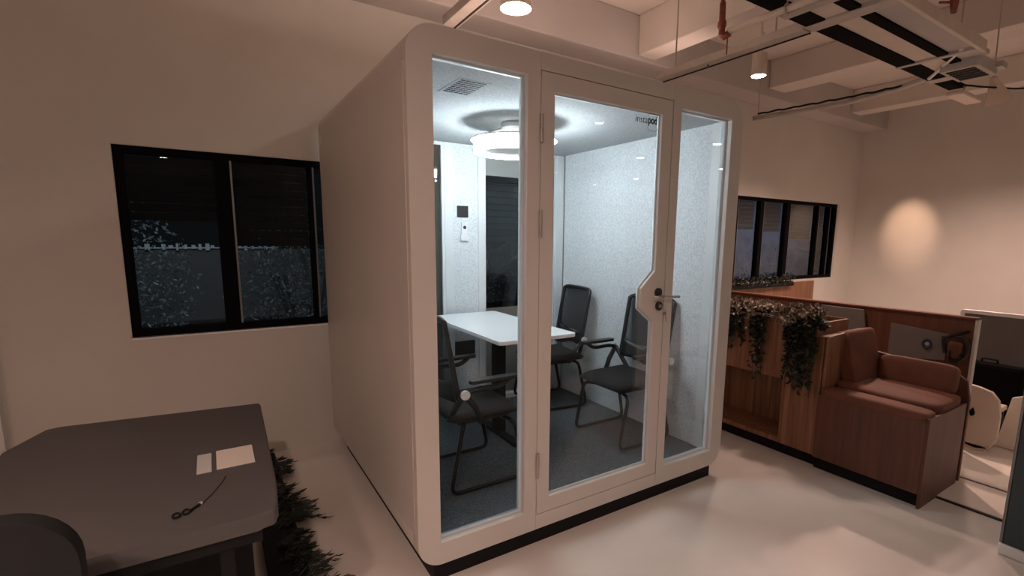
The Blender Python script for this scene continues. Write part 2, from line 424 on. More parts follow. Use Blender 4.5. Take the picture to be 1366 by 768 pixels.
text_mesh('lettering', 'pod', 1.304, 1.370, 2.085, .054, 'black', door, bold=.03)
def outline(z0, z1, s):
    a, b, r = 1.302, 1.373, .010
    p = [(a, z0), (a, z1-s*r), (a+r*.3, z1-s*r*.3), (a+r, z1), (b-r, z1), (b-r*.3, z1-s*r*.3), (b, z1-s*r), (b, z0)]
    return [Vector((x, .0085, z)) for x, z in p]
obj('logo_outline', tb(outline(2.118, 2.134, 1), .0010, 6), 'black', door)
obj('logo_outline', tb(outline(2.066, 2.050, -1), .0010, 6), 'black', door)

# keys in the lock
k = thing('key_bunch', (1.437, -.02, 1.08), 'small keys hanging from the lock of the pod door', 'keys')
obj('key', tb([(1.437, -.045, 1.106), (1.437, -.018, 1.106)], .003, 6), 'chrome', k)
bm = bmesh.new(); tube(bm, [(1.445+.012*math.cos(a/10*2*math.pi), -.035, 1.090+.016*math.sin(a/10*2*math.pi)) for a in range(10)], .0015, 6, True)
obj('key_ring', bm, 'chrome', k)
for dx, ang in ((.0, .1), (.012, -.2)):
    mt = Matrix.Translation((1.448+dx, -.035, 1.072)) @ Matrix.Rotation(ang, 4, 'Y')
    bm = bmesh.new(); cyl(bm, (0, 0, -.005), .010, .002, 'y', 14); box(bm, -.003, .003, 0, .002, -.055, -.01); bmesh.ops.transform(bm, matrix=mt, verts=bm.verts)
    obj('key', bm, 'hinge', k)

# remote control in its holder
t = thing('remote_control', (1.04, D-.095, 1.45), 'white air conditioner remote in a wall holder below the black control panel', 'remote control')
obj('holder', bx(1.006, 1.072, D-.098, D-.08, 1.448, 1.50), 'silver', t, bevel=.004)
obj('body', bx(1.014, 1.064, D-.094, D-.081, 1.455, 1.595), 'silver', t, bevel=.006)
obj('button', cy((1.04, D-.0965, 1.555), .014, .003, 'y', 16), 'plastic', t)

# ring lamp on the pod ceiling
lx, ly, lz = 1.0, .88, 2.045
t = thing('ring_lamp', (lx, ly, 2.2), 'glowing white ring lamp with a small fan under the pod ceiling', 'ceiling lamp')
obj('ceiling_rose', lathe([(.001, 2.2), (.075, 2.2), (.085, 2.185), (.085, 2.165), (.07, 2.15), (.03, 2.14), (.001, 2.14)], (lx, ly, 0)), 'white', t, smooth=False)
seg = 48
prof = [(.252, -.034), (.257, -.026), (.257, .036), (.250, .040), (.243, .040), (.240, .03), (.240, -.022), (.226, -.026), (.226, -.034)]
bm = bmesh.new(); rings = []
for k_ in range(seg):
    a = 2*math.pi*k_/seg
    rings.append([bm.verts.new((lx+r_*math.cos(a), ly+r_*math.sin(a), lz+z_)) for r_, z_ in prof])
for i in range(seg):
    a, b = rings[i], rings[(i+1) % seg]
    for j in range(len(prof)): bm.faces.new((a[j], a[(j+1) % len(prof)], b[(j+1) % len(prof)], b[j]))
obj('light_ring', bm, 'ring', t, smooth=True)
# white cage on top: rim and spokes hold the ring and shade the ceiling
bm = bmesh.new()
rings = []
for k_ in range(seg):
    a = 2*math.pi*k_/seg
    rings.append([bm.verts.new((lx+r_*math.cos(a), ly+r_*math.sin(a), z_)) for r_, z_ in ((.276, 2.086), (.276, 2.093), (.12, 2.098), (.12, 2.088))])
for i in range(seg):
    a, b = rings[i], rings[(i+1) % seg]
    for j in range(4): bm.faces.new((a[j], a[(j+1) % 4], b[(j+1) % 4], b[j]))
obj('ring_cover', bm, 'strut', t, smooth=False)
for k_ in range(3):
    a = 2*math.pi*k_/3+.5
    obj('bracket', tb([(lx+.19*math.cos(a), ly+.19*math.sin(a), 2.09), (lx+.15*math.cos(a), ly+.15*math.sin(a), 2.14), (lx+.06*math.cos(a), ly+.06*math.sin(a), 2.165)], .008, 8), 'white', t, smooth=True)
obj('grille_disc', lathe([(.001, 2.0225), (.232, 2.0225), (.232, 2.0265), (.001, 2.0265)], (lx, ly, 0), 48), 'strut', t)
obj('motor', cy((lx, ly, 2.03), .05, .12, 'z'), 'white', t)
for k_ in range(5):
    a = 2*math.pi*k_/5
    mt = Matrix.Translation((lx, ly, 2.055)) @ Matrix.Rotation(a, 4, 'Z') @ Matrix.Rotation(.3, 4, 'X')
    bm = bmesh.new(); box(bm, .045, .19, -.03, .03, -.002, .002, mt); obj('fan_blade', bm, 'white', t, bevel=.001)

# ------------------------------------------------------------------ table in the pod
tz = .875
t = thing('meeting_table', (.98, 1.08, .072), 'white rectangular table with black legs inside the pod', 'table')
obj('tabletop', plate([rrect(.703, 1.272, .53, 1.655, .03, 5)], tz-.024, tz, 'xy'), 'white', t, bevel=.003)
obj('leg', bx(.945, 1.03, 1.03, 1.09, .09, tz-.05), 'black', t, bevel=.003)
obj('foot', bx(.955, 1.02, .78, 1.36, .072, .095), 'black', t, bevel=.004)
obj('beam', bx(.955, 1.02, .72, 1.5, tz-.05, tz-.024), 'black', t, bevel=.003)

# ------------------------------------------------------------------ chairs
def sculpt_seat():
    bm = bmesh.new(); nx, ny = 12, 12
    top = []; bot = []
    for i in range(nx+1):
        for j in range(ny+1):
            u = i/nx*2-1; v = j/ny*2-1
            x = .01+.235*u*(1-.10*v*v*.6); y = .235*v*(1-.08*abs(u)**3)
            e = max(abs(u), abs(v)); edge = max(0, (e-.7)/.3)
            z = .462-.014*(1-u*u)*(1-v*v) - .030*edge**2 - (.018*max(0, u)**3)
            top.append(bm.verts.new((x, y, z))); bot.append(bm.verts.new((x*.95, y*.95, .385+.02*edge)))
    f = lambda a, i, j: a[i*(ny+1)+j]
    for i in range(nx):
        for j in range(ny):
            bm.faces.new((f(top, i, j), f(top, i+1, j), f(top, i+1, j+1), f(top, i, j+1)))
            bm.faces.new((f(bot, i, j), f(bot, i, j+1), f(bot, i+1, j+1), f(bot, i+1, j)))
    for i in range(nx):
        for j in (0, ny): bm.faces.new((f(top, i, j), f(bot, i, j), f(bot, i+1, j), f(top, i+1, j)))
    for j in range(ny):
        for i in (0, nx): bm.faces.new((f(top, i, j), f(top, i, j+1), f(bot, i, j+1), f(bot, i, j)))
    return bm

def back_pt(u, v):
    """u across -1..1, v height 0..1"""
    z = .52+.465*v; hw = .222-.002*v - (.0 if v > .1 else .02*(1-v/.1))
    x = -.175-.080*v+.0 - .035*(1-u*u) + .03*math.sin(v*math.pi)*0
    return Vector((x, hw*u, z))

def make_chair():
    t = bpy.data.objects.new('office_chair', None); COL.objects.link(t); t['category'] = 'chair'
    t['label'] = 'x'
    K = dict(lift=False)
    obj('seat', sculpt_seat(), 'seatfab', t, smooth=True, **K)
    obj('seat_base', bx(-.16, .17, -.17, .17, .370, .388), 'plastic', t, bevel=.006, **K)
    for s in (-1, 1):
        p = smooth_path([(.13, s*.13, .368), (.165, s*.235, .362), (.235, s*.237, .014), (-.235, s*.237, .014), (-.155, s*.228, .385), (-.12, s*.17, .39)], .055, 5)
        obj('leg', tb(p, .0125, 10), 'tube', t, smooth=True, **K)
    # back frame: side rails and top as one loop, with solid lower shell
    P = [back_pt(-1, .02+.98*i/10*.96) for i in range(11)]+[back_pt(-.92, .985)]+[back_pt(-.8+1.6*i/6, 1.0) for i in range(7)]+[back_pt(.92, .985)]+[back_pt(1, .02+.98*(10-i)/10*.96) for i in range(11)]
    bm = bmesh.new(); tube(bm, P, .0155, 8)
    obj('back_frame', bm, 'plastic', t, smooth=True, **K)
    bm = bmesh.new(); g = {}
    for i in range(9):
        for j in range(9): g[i, j] = bm.verts.new(back_pt(-1+2*i/8, .22+.77*j/8))
    for i in range(8):
        for j in range(8): bm.faces.new((g[i, j], g[i+1, j], g[i+1, j+1], g[i, j+1]))
    o = obj('back_netting', bm, 'netting', t, smooth=True, **K)
    md = o.modifiers.new('s', 'SOLIDIFY'); md.thickness = .003
    bm = bmesh.new(); g = {}
    for i in range(9):
        u = -1+2*i/8
        for j in range(5):
            lo = .0; hi = .30-.10*(1-u*u)
            g[i, j] = bm.verts.new(back_pt(u, lo+(hi-lo)*j/4))
    for i in range(8):
        for j in range(4): bm.faces.new((g[i, j], g[i+1, j], g[i+1, j+1], g[i, j+1]))
    o = obj('back_shell', bm, 'plastic', t, smooth=True, **K)
    md = o.modifiers.new('s', 'SOLIDIFY'); md.thickness = .018; md.offset = 0
    for s in (-1, 1):
        y = s*.268
        obj('armrest', plate([rrect(-.135, .165, y-.027, y+.027, .025, 5)], .633, .652, 'xy'), 'plastic', t, bevel=.006, **K)
        obj('arm_support', tb(smooth_path([(-.168, y, .582), (-.10, y, .600), (.055, y, .592), (.115, y, .634)], .05, 4), [.019]*1+[.016]*200 if False else .014, 8), 'plastic', t, smooth=True, **K)
        obj('arm_support', tb([(-.168, y, .585), (-.10, y*.98, .50), (-.045, y*.93, .395)], .017, 8), 'plastic', t, smooth=True, **K)
        obj('back_support', tb([(-.165, y, .585), (-.185, s*.21, .50), (-.20, s*.14, .41), (-.12, s*.12, .378)], .017, 8), 'plastic', t, smooth=True, **K)
        kb = cy((-.168, y+s*.012, .582), .026, s*.016, 'y', 24)
        obj('pivot_cap', kb, 'knob', t, bevel=.002, **K)
    return t
chair = make_chair()
spots = [((1.742, .585, .072), 180, 'black mesh-back chair on the right side of the pod table, nearest the pod door'),
         ((1.71, 1.462, .072), 172, 'black mesh-back chair in the rear right corner of the pod, behind the table end'),
         ((.565, .640, .072), 0, 'black mesh-back chair on the left side of the pod table, behind the left glass')]
for i, (loc, rz, lab) in enumerate(spots):
    if i == 0: c = chair
    else:
        c = chair.copy(); COL.objects.link(c)
        for ch in chair.children:
            d = ch.copy(); COL.objects.link(d); d.parent = c
    c['label'] = lab; c['group'] = 'chairs around the pod table'
    c.location = (loc[0], loc[1], loc[2]+ZO); c.rotation_euler = (0, 0, R(rz))

# ------------------------------------------------------------------ ceiling services
def channel(name, x, y0, y1, z, label):
    bm = plate([[(x-.045, z), (x+.045, z), (x+.045, z+.05), (x+.037, z+.05), (x+.037, z+.008), (x-.037, z+.008), (x-.037, z+.05), (x-.045, z+.05)]], y0, y1, 'xz')
    return bm
t = thing('metal_channel', (.6, -.9, 2.7), 'grey metal channel crossing above the pod front left corner', 'channel', 'ceiling channels')
obj('rail', channel('', .6, -2.5, .95, 2.7, ''), 'strut', t, bevel=.002)
obj('slot', bx(.622, .634, -2.5, .95, 2.697, 2.7), 'black', t)
for y in (-2.0, .7): obj('hanger_rod', tb([(.6, y, 2.708), (.6, y, 3.38)], .006, 6), 'strut', t)
t = thing('metal_channel', (2.36, -.2, 2.7), 'grey metal channel carrying the cylinder downlight over the pod front right', 'channel', 'ceiling channels')
obj('rail', channel('', 2.36, -.20, .95, 2.7, ''), 'strut', t, bevel=.002)
obj('slot', bx(2.39, 2.403, -.20, .95, 2.695, 2.7), 'black', t)
for y in (.0, .8): obj('hanger_rod', tb([(2.36, y, 2.708), (2.36, y, ZC)], .006, 6), 'strut', t)
obj('screw', cy((2.36, .5, 2.694), .006, .006, 'z', 8), 'black', t)

def downlight(x, y, z, label, drop_to=None, group=None, es=None, r=.055, h=.16, top=ZC):
    t = thing('downlight', (x, y, z), label, 'ceiling light', group)
    bm = lathe([(r*.86, z+.006), (r, z), (r, z+h), (r*.9, z+h+.006)], (x, y, 0), 28)
    obj('housing', bm, 'pipe', t, smooth=False)
    obj('lens', cy((x, y, z-.001), r*.84, .006, 'z'), 'ledwarm', t)
    obj('stem', tb([(x, y, z+h), (x, y, top)], .007, 8), 'pipe', t)
    return t
downlight(3.03, .55, 2.755, 'white cylinder downlight hanging beside the metal channel above the pod', top=3.15)
downlight(.8, .53, 2.70, 'bright round downlight above the pod roof, left of the ceiling beam', r=.085, h=.08)

# sprinkler drop and pipe
t = thing('sprinkler_pipe', (2.03, .1, 2.62), 'beige sprinkler pipe with a rusty red drop above the pod', 'pipe')
obj('pipe', tb([(2.03, .10, 2.72), (2.03, -3.0, 2.72)], .018, 12), 'pipe', t, smooth=True)
obj('drop', tb([(2.02, .14, 2.885), (2.02, .135, 2.72), (2.025, .118, 2.70), (2.03, .09, 2.71)], [.017, .019, .021, .02], 12), 'red', t, smooth=True)
bm = lathe([(.021, 2.75), (.024, 2.755), (.024, 2.78), (.021, 2.785)], (2.02, .137, 0), 16); obj('collar', bm, 'red', t)
bm = cy((2.02, .14, 2.885), .012, .05, 'z', 12); cyl(bm, (2.02, .14, 2.935), .022, .01, 'z', 12); obj('valve', bm, 'red', t)
obj('pin', tb([(2.035, .105, 2.70), (2.035, .105, 2.60)], .004, 6), 'red', t)
for y in (-.25,):
    bm = bmesh.new(); tube(bm, [(2.03+.024*math.cos(a/12*6.2832), y, 2.72+.024*math.sin(a/12*6.2832)) for a in range(12)], .004, 6, True); tube(bm, [(2.03, y, 2.745), (2.03, y, ZC+.06)], .004, 6)
    obj('pipe_clamp', bm, 'strut', t)
t.location += Vector((-.131, -.10, -.06))
# second red sprinkler head
t = thing('fire_sprinkler', (2.8, -.77, 2.7), 'small rusty red sprinkler head near the ceiling at upper right', 'sprinkler')
bm = tb([(2.70, -.795, 3.5), (2.72, -.79, 2.80)], .004, 6); obj('rod', bm, 'pipe', t)
obj('body', tb([(2.72, -.79, 2.80), (2.73, -.78, 2.76), (2.78, -.765, 2.71)], [.012, .022, .014], 10), 'red', t, smooth=True)
obj('lever', tb([(2.745, -.775, 2.75), (2.66, -.74, 2.74)], .007, 8), 'red', t)

# long grey pipe at the right with cable bundle
t = thing('ceiling_pipe', (4.05, .5, 2.72), 'grey pipe with taped cables running towards the back wall right of the pod', 'pipe')
obj('pipe', tb([(4.03, 1.25, 2.70), (4.12, .8, 2.70), (4.2, .45, 2.71), (4.15, .0, 2.73), (4.05, -.35, 2.76)], .022, 12), 'strut', t, smooth=True)
bm = tb([(4.03+.006*math.sin(i*1.3)+.10*min(1, i/16), 1.2-i*.05, 2.735+.004*math.sin(i*2.1)) for i in range(31)], .009, 6); obj('cable', bm, 'black', t, smooth=True)
obj('hanger_rod', tb([(4.03, 1.2, 2.72), (4.03, 1.2, ZC)], .005, 6), 'strut', t)
# suspended raft: beige panels with black slots
t = thing('suspended_tray', (3.0, -.45, 2.72), 'suspended beige ceiling tray with long black gaps, upper right', 'ceiling tray')
def raft(x0, x1, y0, y1, z, dz=.03, tilt=0):
    bm = bmesh.new(); box(bm, x0, x1, y0, y1, z, z+dz); return bm
obj('panel', raft(1.5, 4.15, -.47, -.325, 2.712), 'pipe', t, bevel=.004)
obj('panel', raft(2.2, 3.75, -.66, -.50, 2.72), 'beam', t, bevel=.004)
obj('slot_back', raft(1.5, 4.45, -.335, -.225, 2.703, .02), 'tray', t)
obj('slot_back', raft(1.9, 3.9, -.52, -.46, 2.706, .02), 'tray', t)
obj('edge_rail', raft(2.2, 3.6, -.685, -.66, 2.70, .07), 'pipe', t, bevel=.004)
for a, b in ((2.04, 2.11), (2.30, 2.40), (3.49, 3.53), (4.02, 4.12)): obj('cross_member', raft(a, b, -.66, -.215, 2.698, .04), 'strut', t, bevel=.004)
obj('cross_member', tb([(3.95, -.26, 2.70), (3.47, -.60, 2.72)], .013, 8), 'white', t)
for x, y in ((1.7, -.4), (4.0, -.4), (3.4, -.6), (2.35, -.62)): obj('hanger_rod', tb([(x, y, 2.745), (x, y, ZC)], .005, 6), 'strut', t)
# grille box at the tray end
t = obj('end_box', bx(3.72, 4.08, -.62, -.40, 2.66, 2.74), 'beam', t, bevel=.006)
bm = bmesh.new()
for i in range(5): box(bm, 3.75+i*.06, 3.79+i*.06, -.59, -.43, 2.655, 2.66)
obj('grille', bm, 'black', t)
# cables to the right
t = thing('ceiling_cable', (5.0, -.4, 2.72), 'thin black cable sagging from the tray end towards the right wall', 'cable')
t0 = obj('cable', tb([(4.3, -.33, 2.70), (4.5, -.42, 2.695), (4.8, -.55, 2.70), (5.2, -.72, 2.74), (5.8, -.9, 2.8)], .007, 6), 'black', t, smooth=True)
# tilted lamp with cone shade
t = thing('cone_lamp', (4.72, -.45, 2.62), 'small pale cone lamp hanging from the ceiling cable at far right', 'ceiling light')
obj('shade', cy((4.62, -.45, 2.78), .02, .2, (.5, -.12, -.85), 24, .085), 'shell', t)
obj('stem', tb([(4.62, -.45, 2.78), (4.60, -.44, ZC)], .005, 6), 'strut', t)
t = thing('track_lamp', (4.45, -.35, 2.63), 'pale flat lamp bar below the end of the suspended tray', 'ceiling light')
obj('housing', bx(4.20, 4.62, -.40, -.29, 2.60, 2.635), 'shell', t, bevel=.01)
obj('stem', tb([(4.4, -.34, 2.63), (4.4, -.34, 2.70)], .006, 6), 'strut', t)

# ------------------------------------------------------------------ desk at lower left
t = thing('desk', (-.98, .37, -ZO), 'low grey desk with a black frame by the left window wall', 'desk')
dz = .60
obj('desktop', plate([[(-1.04, -.255), (-.60, -.255), (-.560, -.245), (-.548, -.20), (-.535, -.03), (-.512, .93), (-.52, .955), (-1.30, 1.05), (-1.36, 1.03), (-1.44, .80), (-1.40, -.1), (-1.36, -.22), (-1.30, -.255)]], dz-.055, dz, 'xy'), 'desk', t, bevel=.012, seg=3)
obj('front_rail', bx(-1.30, -.60, -.240, -.195, dz-.10, dz-.055), 'black', t, bevel=.003)
obj('rear_rail', bx(-1.30, -.60, .86, .90, dz-.10, dz-.055), 'black', t, bevel=.003)
for x, y in ((-.70, -.21), (-1.30, -.21), (-.70, .86), (-1.30, .86)):
    obj('leg', bx(x-.02, x+.02, y-.02, y+.02, -ZO, dz-.08), 'black', t, bevel=.003)
t = thing('desk_shade_box', (-.95, .4, -ZO), 'dark storage box under the grey desk, enlarged to stand in for the shade there', 'box')  # dark box enlarged to stand in for the shade on the floor
obj('body', bx(-1.33, -.62, .12, .80, -ZO, .40), 'rubber', t, bevel=.01); obj('lid', bx(-1.34, -.61, .11, .81, .40, .43), 'black', t, bevel=.005)

def sheet(name, x0, x1, y0, y1, m, label, rot=0):
    bm = bmesh.new(); cx, cy_ = (x0+x1)/2, (y0+y1)/2
    box(bm, x0-cx, x1-cx, y0-cy_, y1-cy_, 0, .0025, Matrix.Translation((cx, cy_, dz+.0005)) @ Matrix.Rotation(R(rot), 4, 'Z'))
    return setp(obj(name, bm, m), label, 'paper')
sheet('paper_sheet', -.715, -.588, .172, .362, 'paper', 'cream sheet of paper lying on the grey desk, the larger of two')
sheet('note_card', -.778, -.731, .165, .352, 'paper_cool', 'narrow pale grey card on the grey desk, left of the larger sheet')
t = thing('folded_glasses', (-.80, -.12, dz), 'small dark folded glasses lying on the grey desk', 'glasses')
for cx_, cy_ in ((-.826, -.135), (-.80, -.125)):
    bm = bmesh.new(); tube(bm, [(cx_+.010*math.cos(a/14*6.2832), cy_+.016*math.sin(a/14*6.2832), dz+.006) for a in range(14)], .0028, 6, True); obj('rim', bm, 'black', t, smooth=True)
obj('temple', tb([(-.79, -.122, dz+.005), (-.762, -.088, dz+.005)], .0045, 8), 'black', t)
obj('hinge', cy((-.762, -.088, dz+.003), .006, .006, 'z', 12), 'knob', t)
setp(obj('thin_cable', tb([(-.76, -.087, dz+.002), (-.725, -.02, dz+.002), (-.70, .05, dz+.002), (-.688, .095, dz+.002)], .0012, 6), 'black'), 'hair-thin dark cord on the grey desk running up from the glasses', 'cord')

# dark chair at the very lower left, pushed towards the desk
t = thing('side_chair', (-1.2, -.35, -ZO), 'dark round-cornered chair back in the lower left corner in front of the desk', 'chair')
obj('backrest', plate([rrect(-1.44, -.975, .39, .868, .13, 8)], -.53, -.475, 'xz'), 'rubber', t, bevel=.018, seg=4)
obj('seat', cushion(-1.43, -.985, -.72, -.27, .33, .40, puff=.01), 'rubber', t, smooth=True)
for x, y in ((-1.38, -.68), (-1.03, -.68), (-1.38, -.30), (-1.03, -.30)): obj('leg', tb([(x, y, .36), (x, y, -ZO)], .013, 8), 'tube', t)

# added trough and dark leaves that stand in for the floor leaf shadow
t = thing('leaf_shadow', (-.50, .75, -ZO), 'dark leaves in a low black trough standing in for a leaf shadow beside the grey desk', 'plant')
obj('trough', plate([rrect(-.56, -.40, .0, 1.80, .02), rrect(-.545, -.415, .015, 1.785, .01)], -ZO, -.03, 'xy'), 'black', t)  # added trough, part of the leaf shadow stand-in
obj('soil', bx(-.545, -.415, .015, 1.785, -ZO+.01, -.04), 'black', t)  # dark fill of the added trough, part of the leaf shadow stand-in
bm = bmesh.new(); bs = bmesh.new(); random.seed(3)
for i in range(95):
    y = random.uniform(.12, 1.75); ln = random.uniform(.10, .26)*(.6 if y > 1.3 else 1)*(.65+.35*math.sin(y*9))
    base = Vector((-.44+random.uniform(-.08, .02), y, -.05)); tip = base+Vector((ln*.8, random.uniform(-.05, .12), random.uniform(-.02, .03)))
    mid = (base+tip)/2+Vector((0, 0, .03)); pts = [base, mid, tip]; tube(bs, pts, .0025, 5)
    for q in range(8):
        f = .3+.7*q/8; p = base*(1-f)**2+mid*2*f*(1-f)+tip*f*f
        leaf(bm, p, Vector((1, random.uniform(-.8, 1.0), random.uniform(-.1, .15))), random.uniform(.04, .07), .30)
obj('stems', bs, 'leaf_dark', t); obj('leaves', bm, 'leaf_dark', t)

# ------------------------------------------------------------------ planter cabinet (right)
CX = 2.75
t = thing('planter_cabinet', (3.0, .6, -ZO), 'oak planter cabinet with an open niche, running from the back wall beside the pod', 'cabinet')
ct = .92
obj('side_face', plate([[(-.285, 0), (1.90, 0), (1.90, ct), (-.20, ct), (-.20, .84), (-.285, .84)], rrect(-.020, .90, .035, .484, 0)], CX, CX+.02, 'yz'), 'wood', t, bevel=.002)
obj('toe_kick', bx(CX+.04, 3.22, -.285, 1.88, -ZO, 0), 'black', t)
obj('end_panel', bx(CX+.02, 3.20, -.285, -.265, 0, .84), 'wood', t)
obj('end_panel', bx(CX+.02, 3.20, -.22, -.20, .80, ct), 'wood', t)
obj('end_top', bx(CX+.02, 3.20, -.265, -.22, .82, .84), 'wood', t)
obj('end_panel', bx(CX+.02, 3.20, 1.88, 1.90, 0, ct), 'wood', t)
obj('rear_panel', plate([[(-.285, 0), (1.90, 0), (1.90, ct), (-.20, ct), (-.20, .84), (-.285, .84)]], 3.20, 3.22, 'yz'), 'wood', t)
bm = bmesh.new(); box(bm, CX+.02, 3.10, -.025, .905, .015, .035); box(bm, CX+.02, 3.10, -.025, .905, .484, .50); box(bm, 3.08, 3.10, -.025, .905, .035, .484); box(bm, CX+.02, 3.08, -.04, -.02, .035, .484); box(bm, CX+.02, 3.08, .90, .92, .035, .484)
obj('niche', bm, 'wood', t)
obj('soil', bx(CX+.02, 3.20, -.20, 1.88, ct-.05, ct-.03), 'black', t)
setp(obj('wood_wainscot', bx(3.3, 6.75, YB-.031, YB-.001, ZF, .90), 'wood', bevel=.003), 'oak panelling on the back wall under the right window', 'wall panelling')
bm = bmesh.new(); random.seed(5)
t = thing('sill_plant', (5.4, YB-.05, .90), 'row of low dark green leaves along the foot of the right window', 'plant')
obj('trough', bx(4.3, 6.1, YB-.09, YB-.031, .86, .915), 'black', t)
for i in range(700):
    p = Vector((random.uniform(4.3, 6.1), YB-.06+random.uniform(-.05, .03), .90+random.random()**1.5*.10)); leaf(bm, p, rv()+Vector((0, 0, .6)), random.uniform(.03, .06))
obj('leaves', bm, 'leaf_dark', t)

def pale_bush(y, label, n=900, w=.22):
    t = thing('pale_foliage', (CX+.12, y, ct-.03), label, 'plant', 'pale bushy plants on the planter cabinet')
    bm = bmesh.new(); bs = bmesh.new()
    for i in range(n):
        p = Vector((CX+.08+random.gauss(0, .07), y+random.uniform(-w, w), ct-.01+random.random()**1.4*.10))
        leaf(bm, p, rv()+Vector((-.3, -.2, .5)), random.uniform(.026, .048), .7)
        if i % 12 == 0: tube(bs, [(p.x, p.y, ct-.03), p], .002, 5)
    obj('stems', bs, 'leaf_dark', t); obj('leaves', bm, 'leaf_mix', t)
random.seed(11)
pale_bush(.42, 'pale dry foliage on the planter cabinet beside the pod')
pale_bush(.04, 'pale dry foliage in the middle of the planter cabinet')
pale_bush(-.11, 'sparse pale foliage at the near end of the planter cabinet', 420, .09)
def vine(y, wy, zlo, n, label):
    t = thing('trailing_vine', (CX, y, ct-.03), label, 'plant', 'dark vines hanging over the planter cabinet')
    bm = bmesh.new(); bs = bmesh.new()
    for s in range(n):
        yy = y+random.uniform(-wy, wy); zz = zlo+random.random()**1.3*(ct-zlo)*.75
        xo = CX-.015-random.random()*.04
        pts = [(CX+.08, yy, ct-.03), (CX+.02, yy, ct+.03), (xo, yy+.01, ct-.03), (xo, yy+random.uniform(-.03, .03), (ct+zz)/2), (xo, yy+random.uniform(-.03, .03), zz)]
        tube(bs, pts, .002, 5)
        P3 = [Vector(p) for p in pts]
        for q in range(46):
            f = q/46*4; i = min(3, int(f)); p = P3[i].lerp(P3[i+1], f-i)
            leaf(bm, p+rv()*.008, rv()+Vector((-.9, -.2, -.5)), random.uniform(.026, .046), .62)
    obj('stems', bs, 'leaf_dark', t); obj('leaves', bm, 'leaf_dark', t)
vine(.40, .08, .62, 16, 'short dark vine hanging on the planter cabinet closest to the pod')
vine(.185, .06, .44, 15, 'long narrow dark vine hanging in the middle of the planter cabinet')
vine(-.145, .10, .40, 34, 'broad dark vine hanging at the near end of the planter cabinet')
random.seed(2)

# ------------------------------------------------------------------ booth seat
t = thing('booth_seat', (3.0, -.6, -ZO), 'brown wood-sided booth seat with leather cushions at the end of the planter cabinet', 'seat')
obj('base', bx(2.725, 3.30, -.91, -.288, 0, .455), 'wood_dark', t, bevel=.004)
obj('base', bx(2.86, 3.30, -.905, -.60, -ZO, 0), 'wood_dark', t)
obj('end_panel', bx(2.722, 3.30, -.925, -.910, -ZO, .47), 'wood_dark', t, bevel=.002)
obj('toe_kick', bx(2.76, 2.86, -.905, -.288, -ZO, 0), 'black', t)
obj('seat_cushion', cushion(2.72, 2.86, -.915, -.288, .44, .50, puff=.004), 'leather', t, smooth=True)
obj('seat_cushion', cushion(2.865, 3.31, -.915, -.288, .44, .525, puff=.012), 'leather', t, smooth=True)
mt = Matrix.Translation((3.13, -.38, .50)) @ Matrix.Rotation(R(-14), 4, 'X')
obj('back_cushion', cushion(-.18, .20, -.055, .055, -.02, .37, mt, puff=.0, e=12), 'leather', t, smooth=True)
mt = Matrix.Translation((3.27, -.62, .50)) @ Matrix.Rotation(R(10), 4, 'Y')
obj('arm_cushion', cushion(-.05, .05, -.25, .20, 0, .20, mt, puff=.0), 'leather', t, smooth=True)
obj('arm_panel', plate([[(-.925, -ZO), (-.925, .48), (-.90, .60), (-.84, .64), (-.288, .70), (-.288, -ZO)]], 3.34, 3.37, 'yz'), 'wood_dark', t, bevel=.004)
# wing: curved side panel between cabinet and cushion
obj('wing', plate([[(2.752, .45), (2.752, .845), (3.20, .865), (3.20, .45)]], -.315, -.290, 'xz'), 'wood', t, bevel=.006)

# tall partition behind the seat
PX = 3.92
t = thing('wood_partition', (PX, .6, -ZO), 'waist-high brown partition with a light capped edge behind the booth seat', 'partition')
pb = obj('board', bx(PX, PX+.05, -.745, 1.88, -ZO, .93), 'wood_dark', t, bevel=.003)
obj('cap', bx(PX-.012, PX+.06, -.755, 1.88, .93, .945), 'leather', t, bevel=.003)
obj('edge_strip', bx(PX-.006, PX+.05, -.765, -.745, -ZO, .93), 'paint', t, bevel=.002)
obj('grey_inset', plate([[(-.22, .83), (-.22, .55), (-.60, .60), (-.60, .80), (-.45, .815)]], PX-.010, PX, 'yz'), 'grey', t, bevel=.003)
# oval mark on the inset: dark teardrop ring with pale centre
bm = bmesh.new()
pts = [(PX-.014, -.478+.026*math.cos(a/18*6.2832), .705+.033*math.sin(a/18*6.2832)) for a in range(18)]
pts[14] = (PX-.014, -.478+.01-.022, .665); tube(bm, [pts[i] for i in range(18)], .007, 6, True)
obj('mark', bm, mat('navy', (.02, .03, .05), .5), t)
obj('mark', cy((PX-.014, -.478, .707), .014, .004, 'x', 16), mat('pale_blue', (.35, .42, .50), .5), t)
bm = plate([[(.30, .47), (.30, .93), (-.055, .93), (-.06, .47)]], PX-.03, PX-.005, 'yz'); 
t2 = setp(obj('grey_screen', plate([[(.36, .62), (.33, .915), (-.02, .915), (-.07, .62)]], PX-.035, PX-.013, 'yz'), 'grey', bevel=.004), 'dark grey screen panel leaning on the partition beside the planter foliage', 'screen')
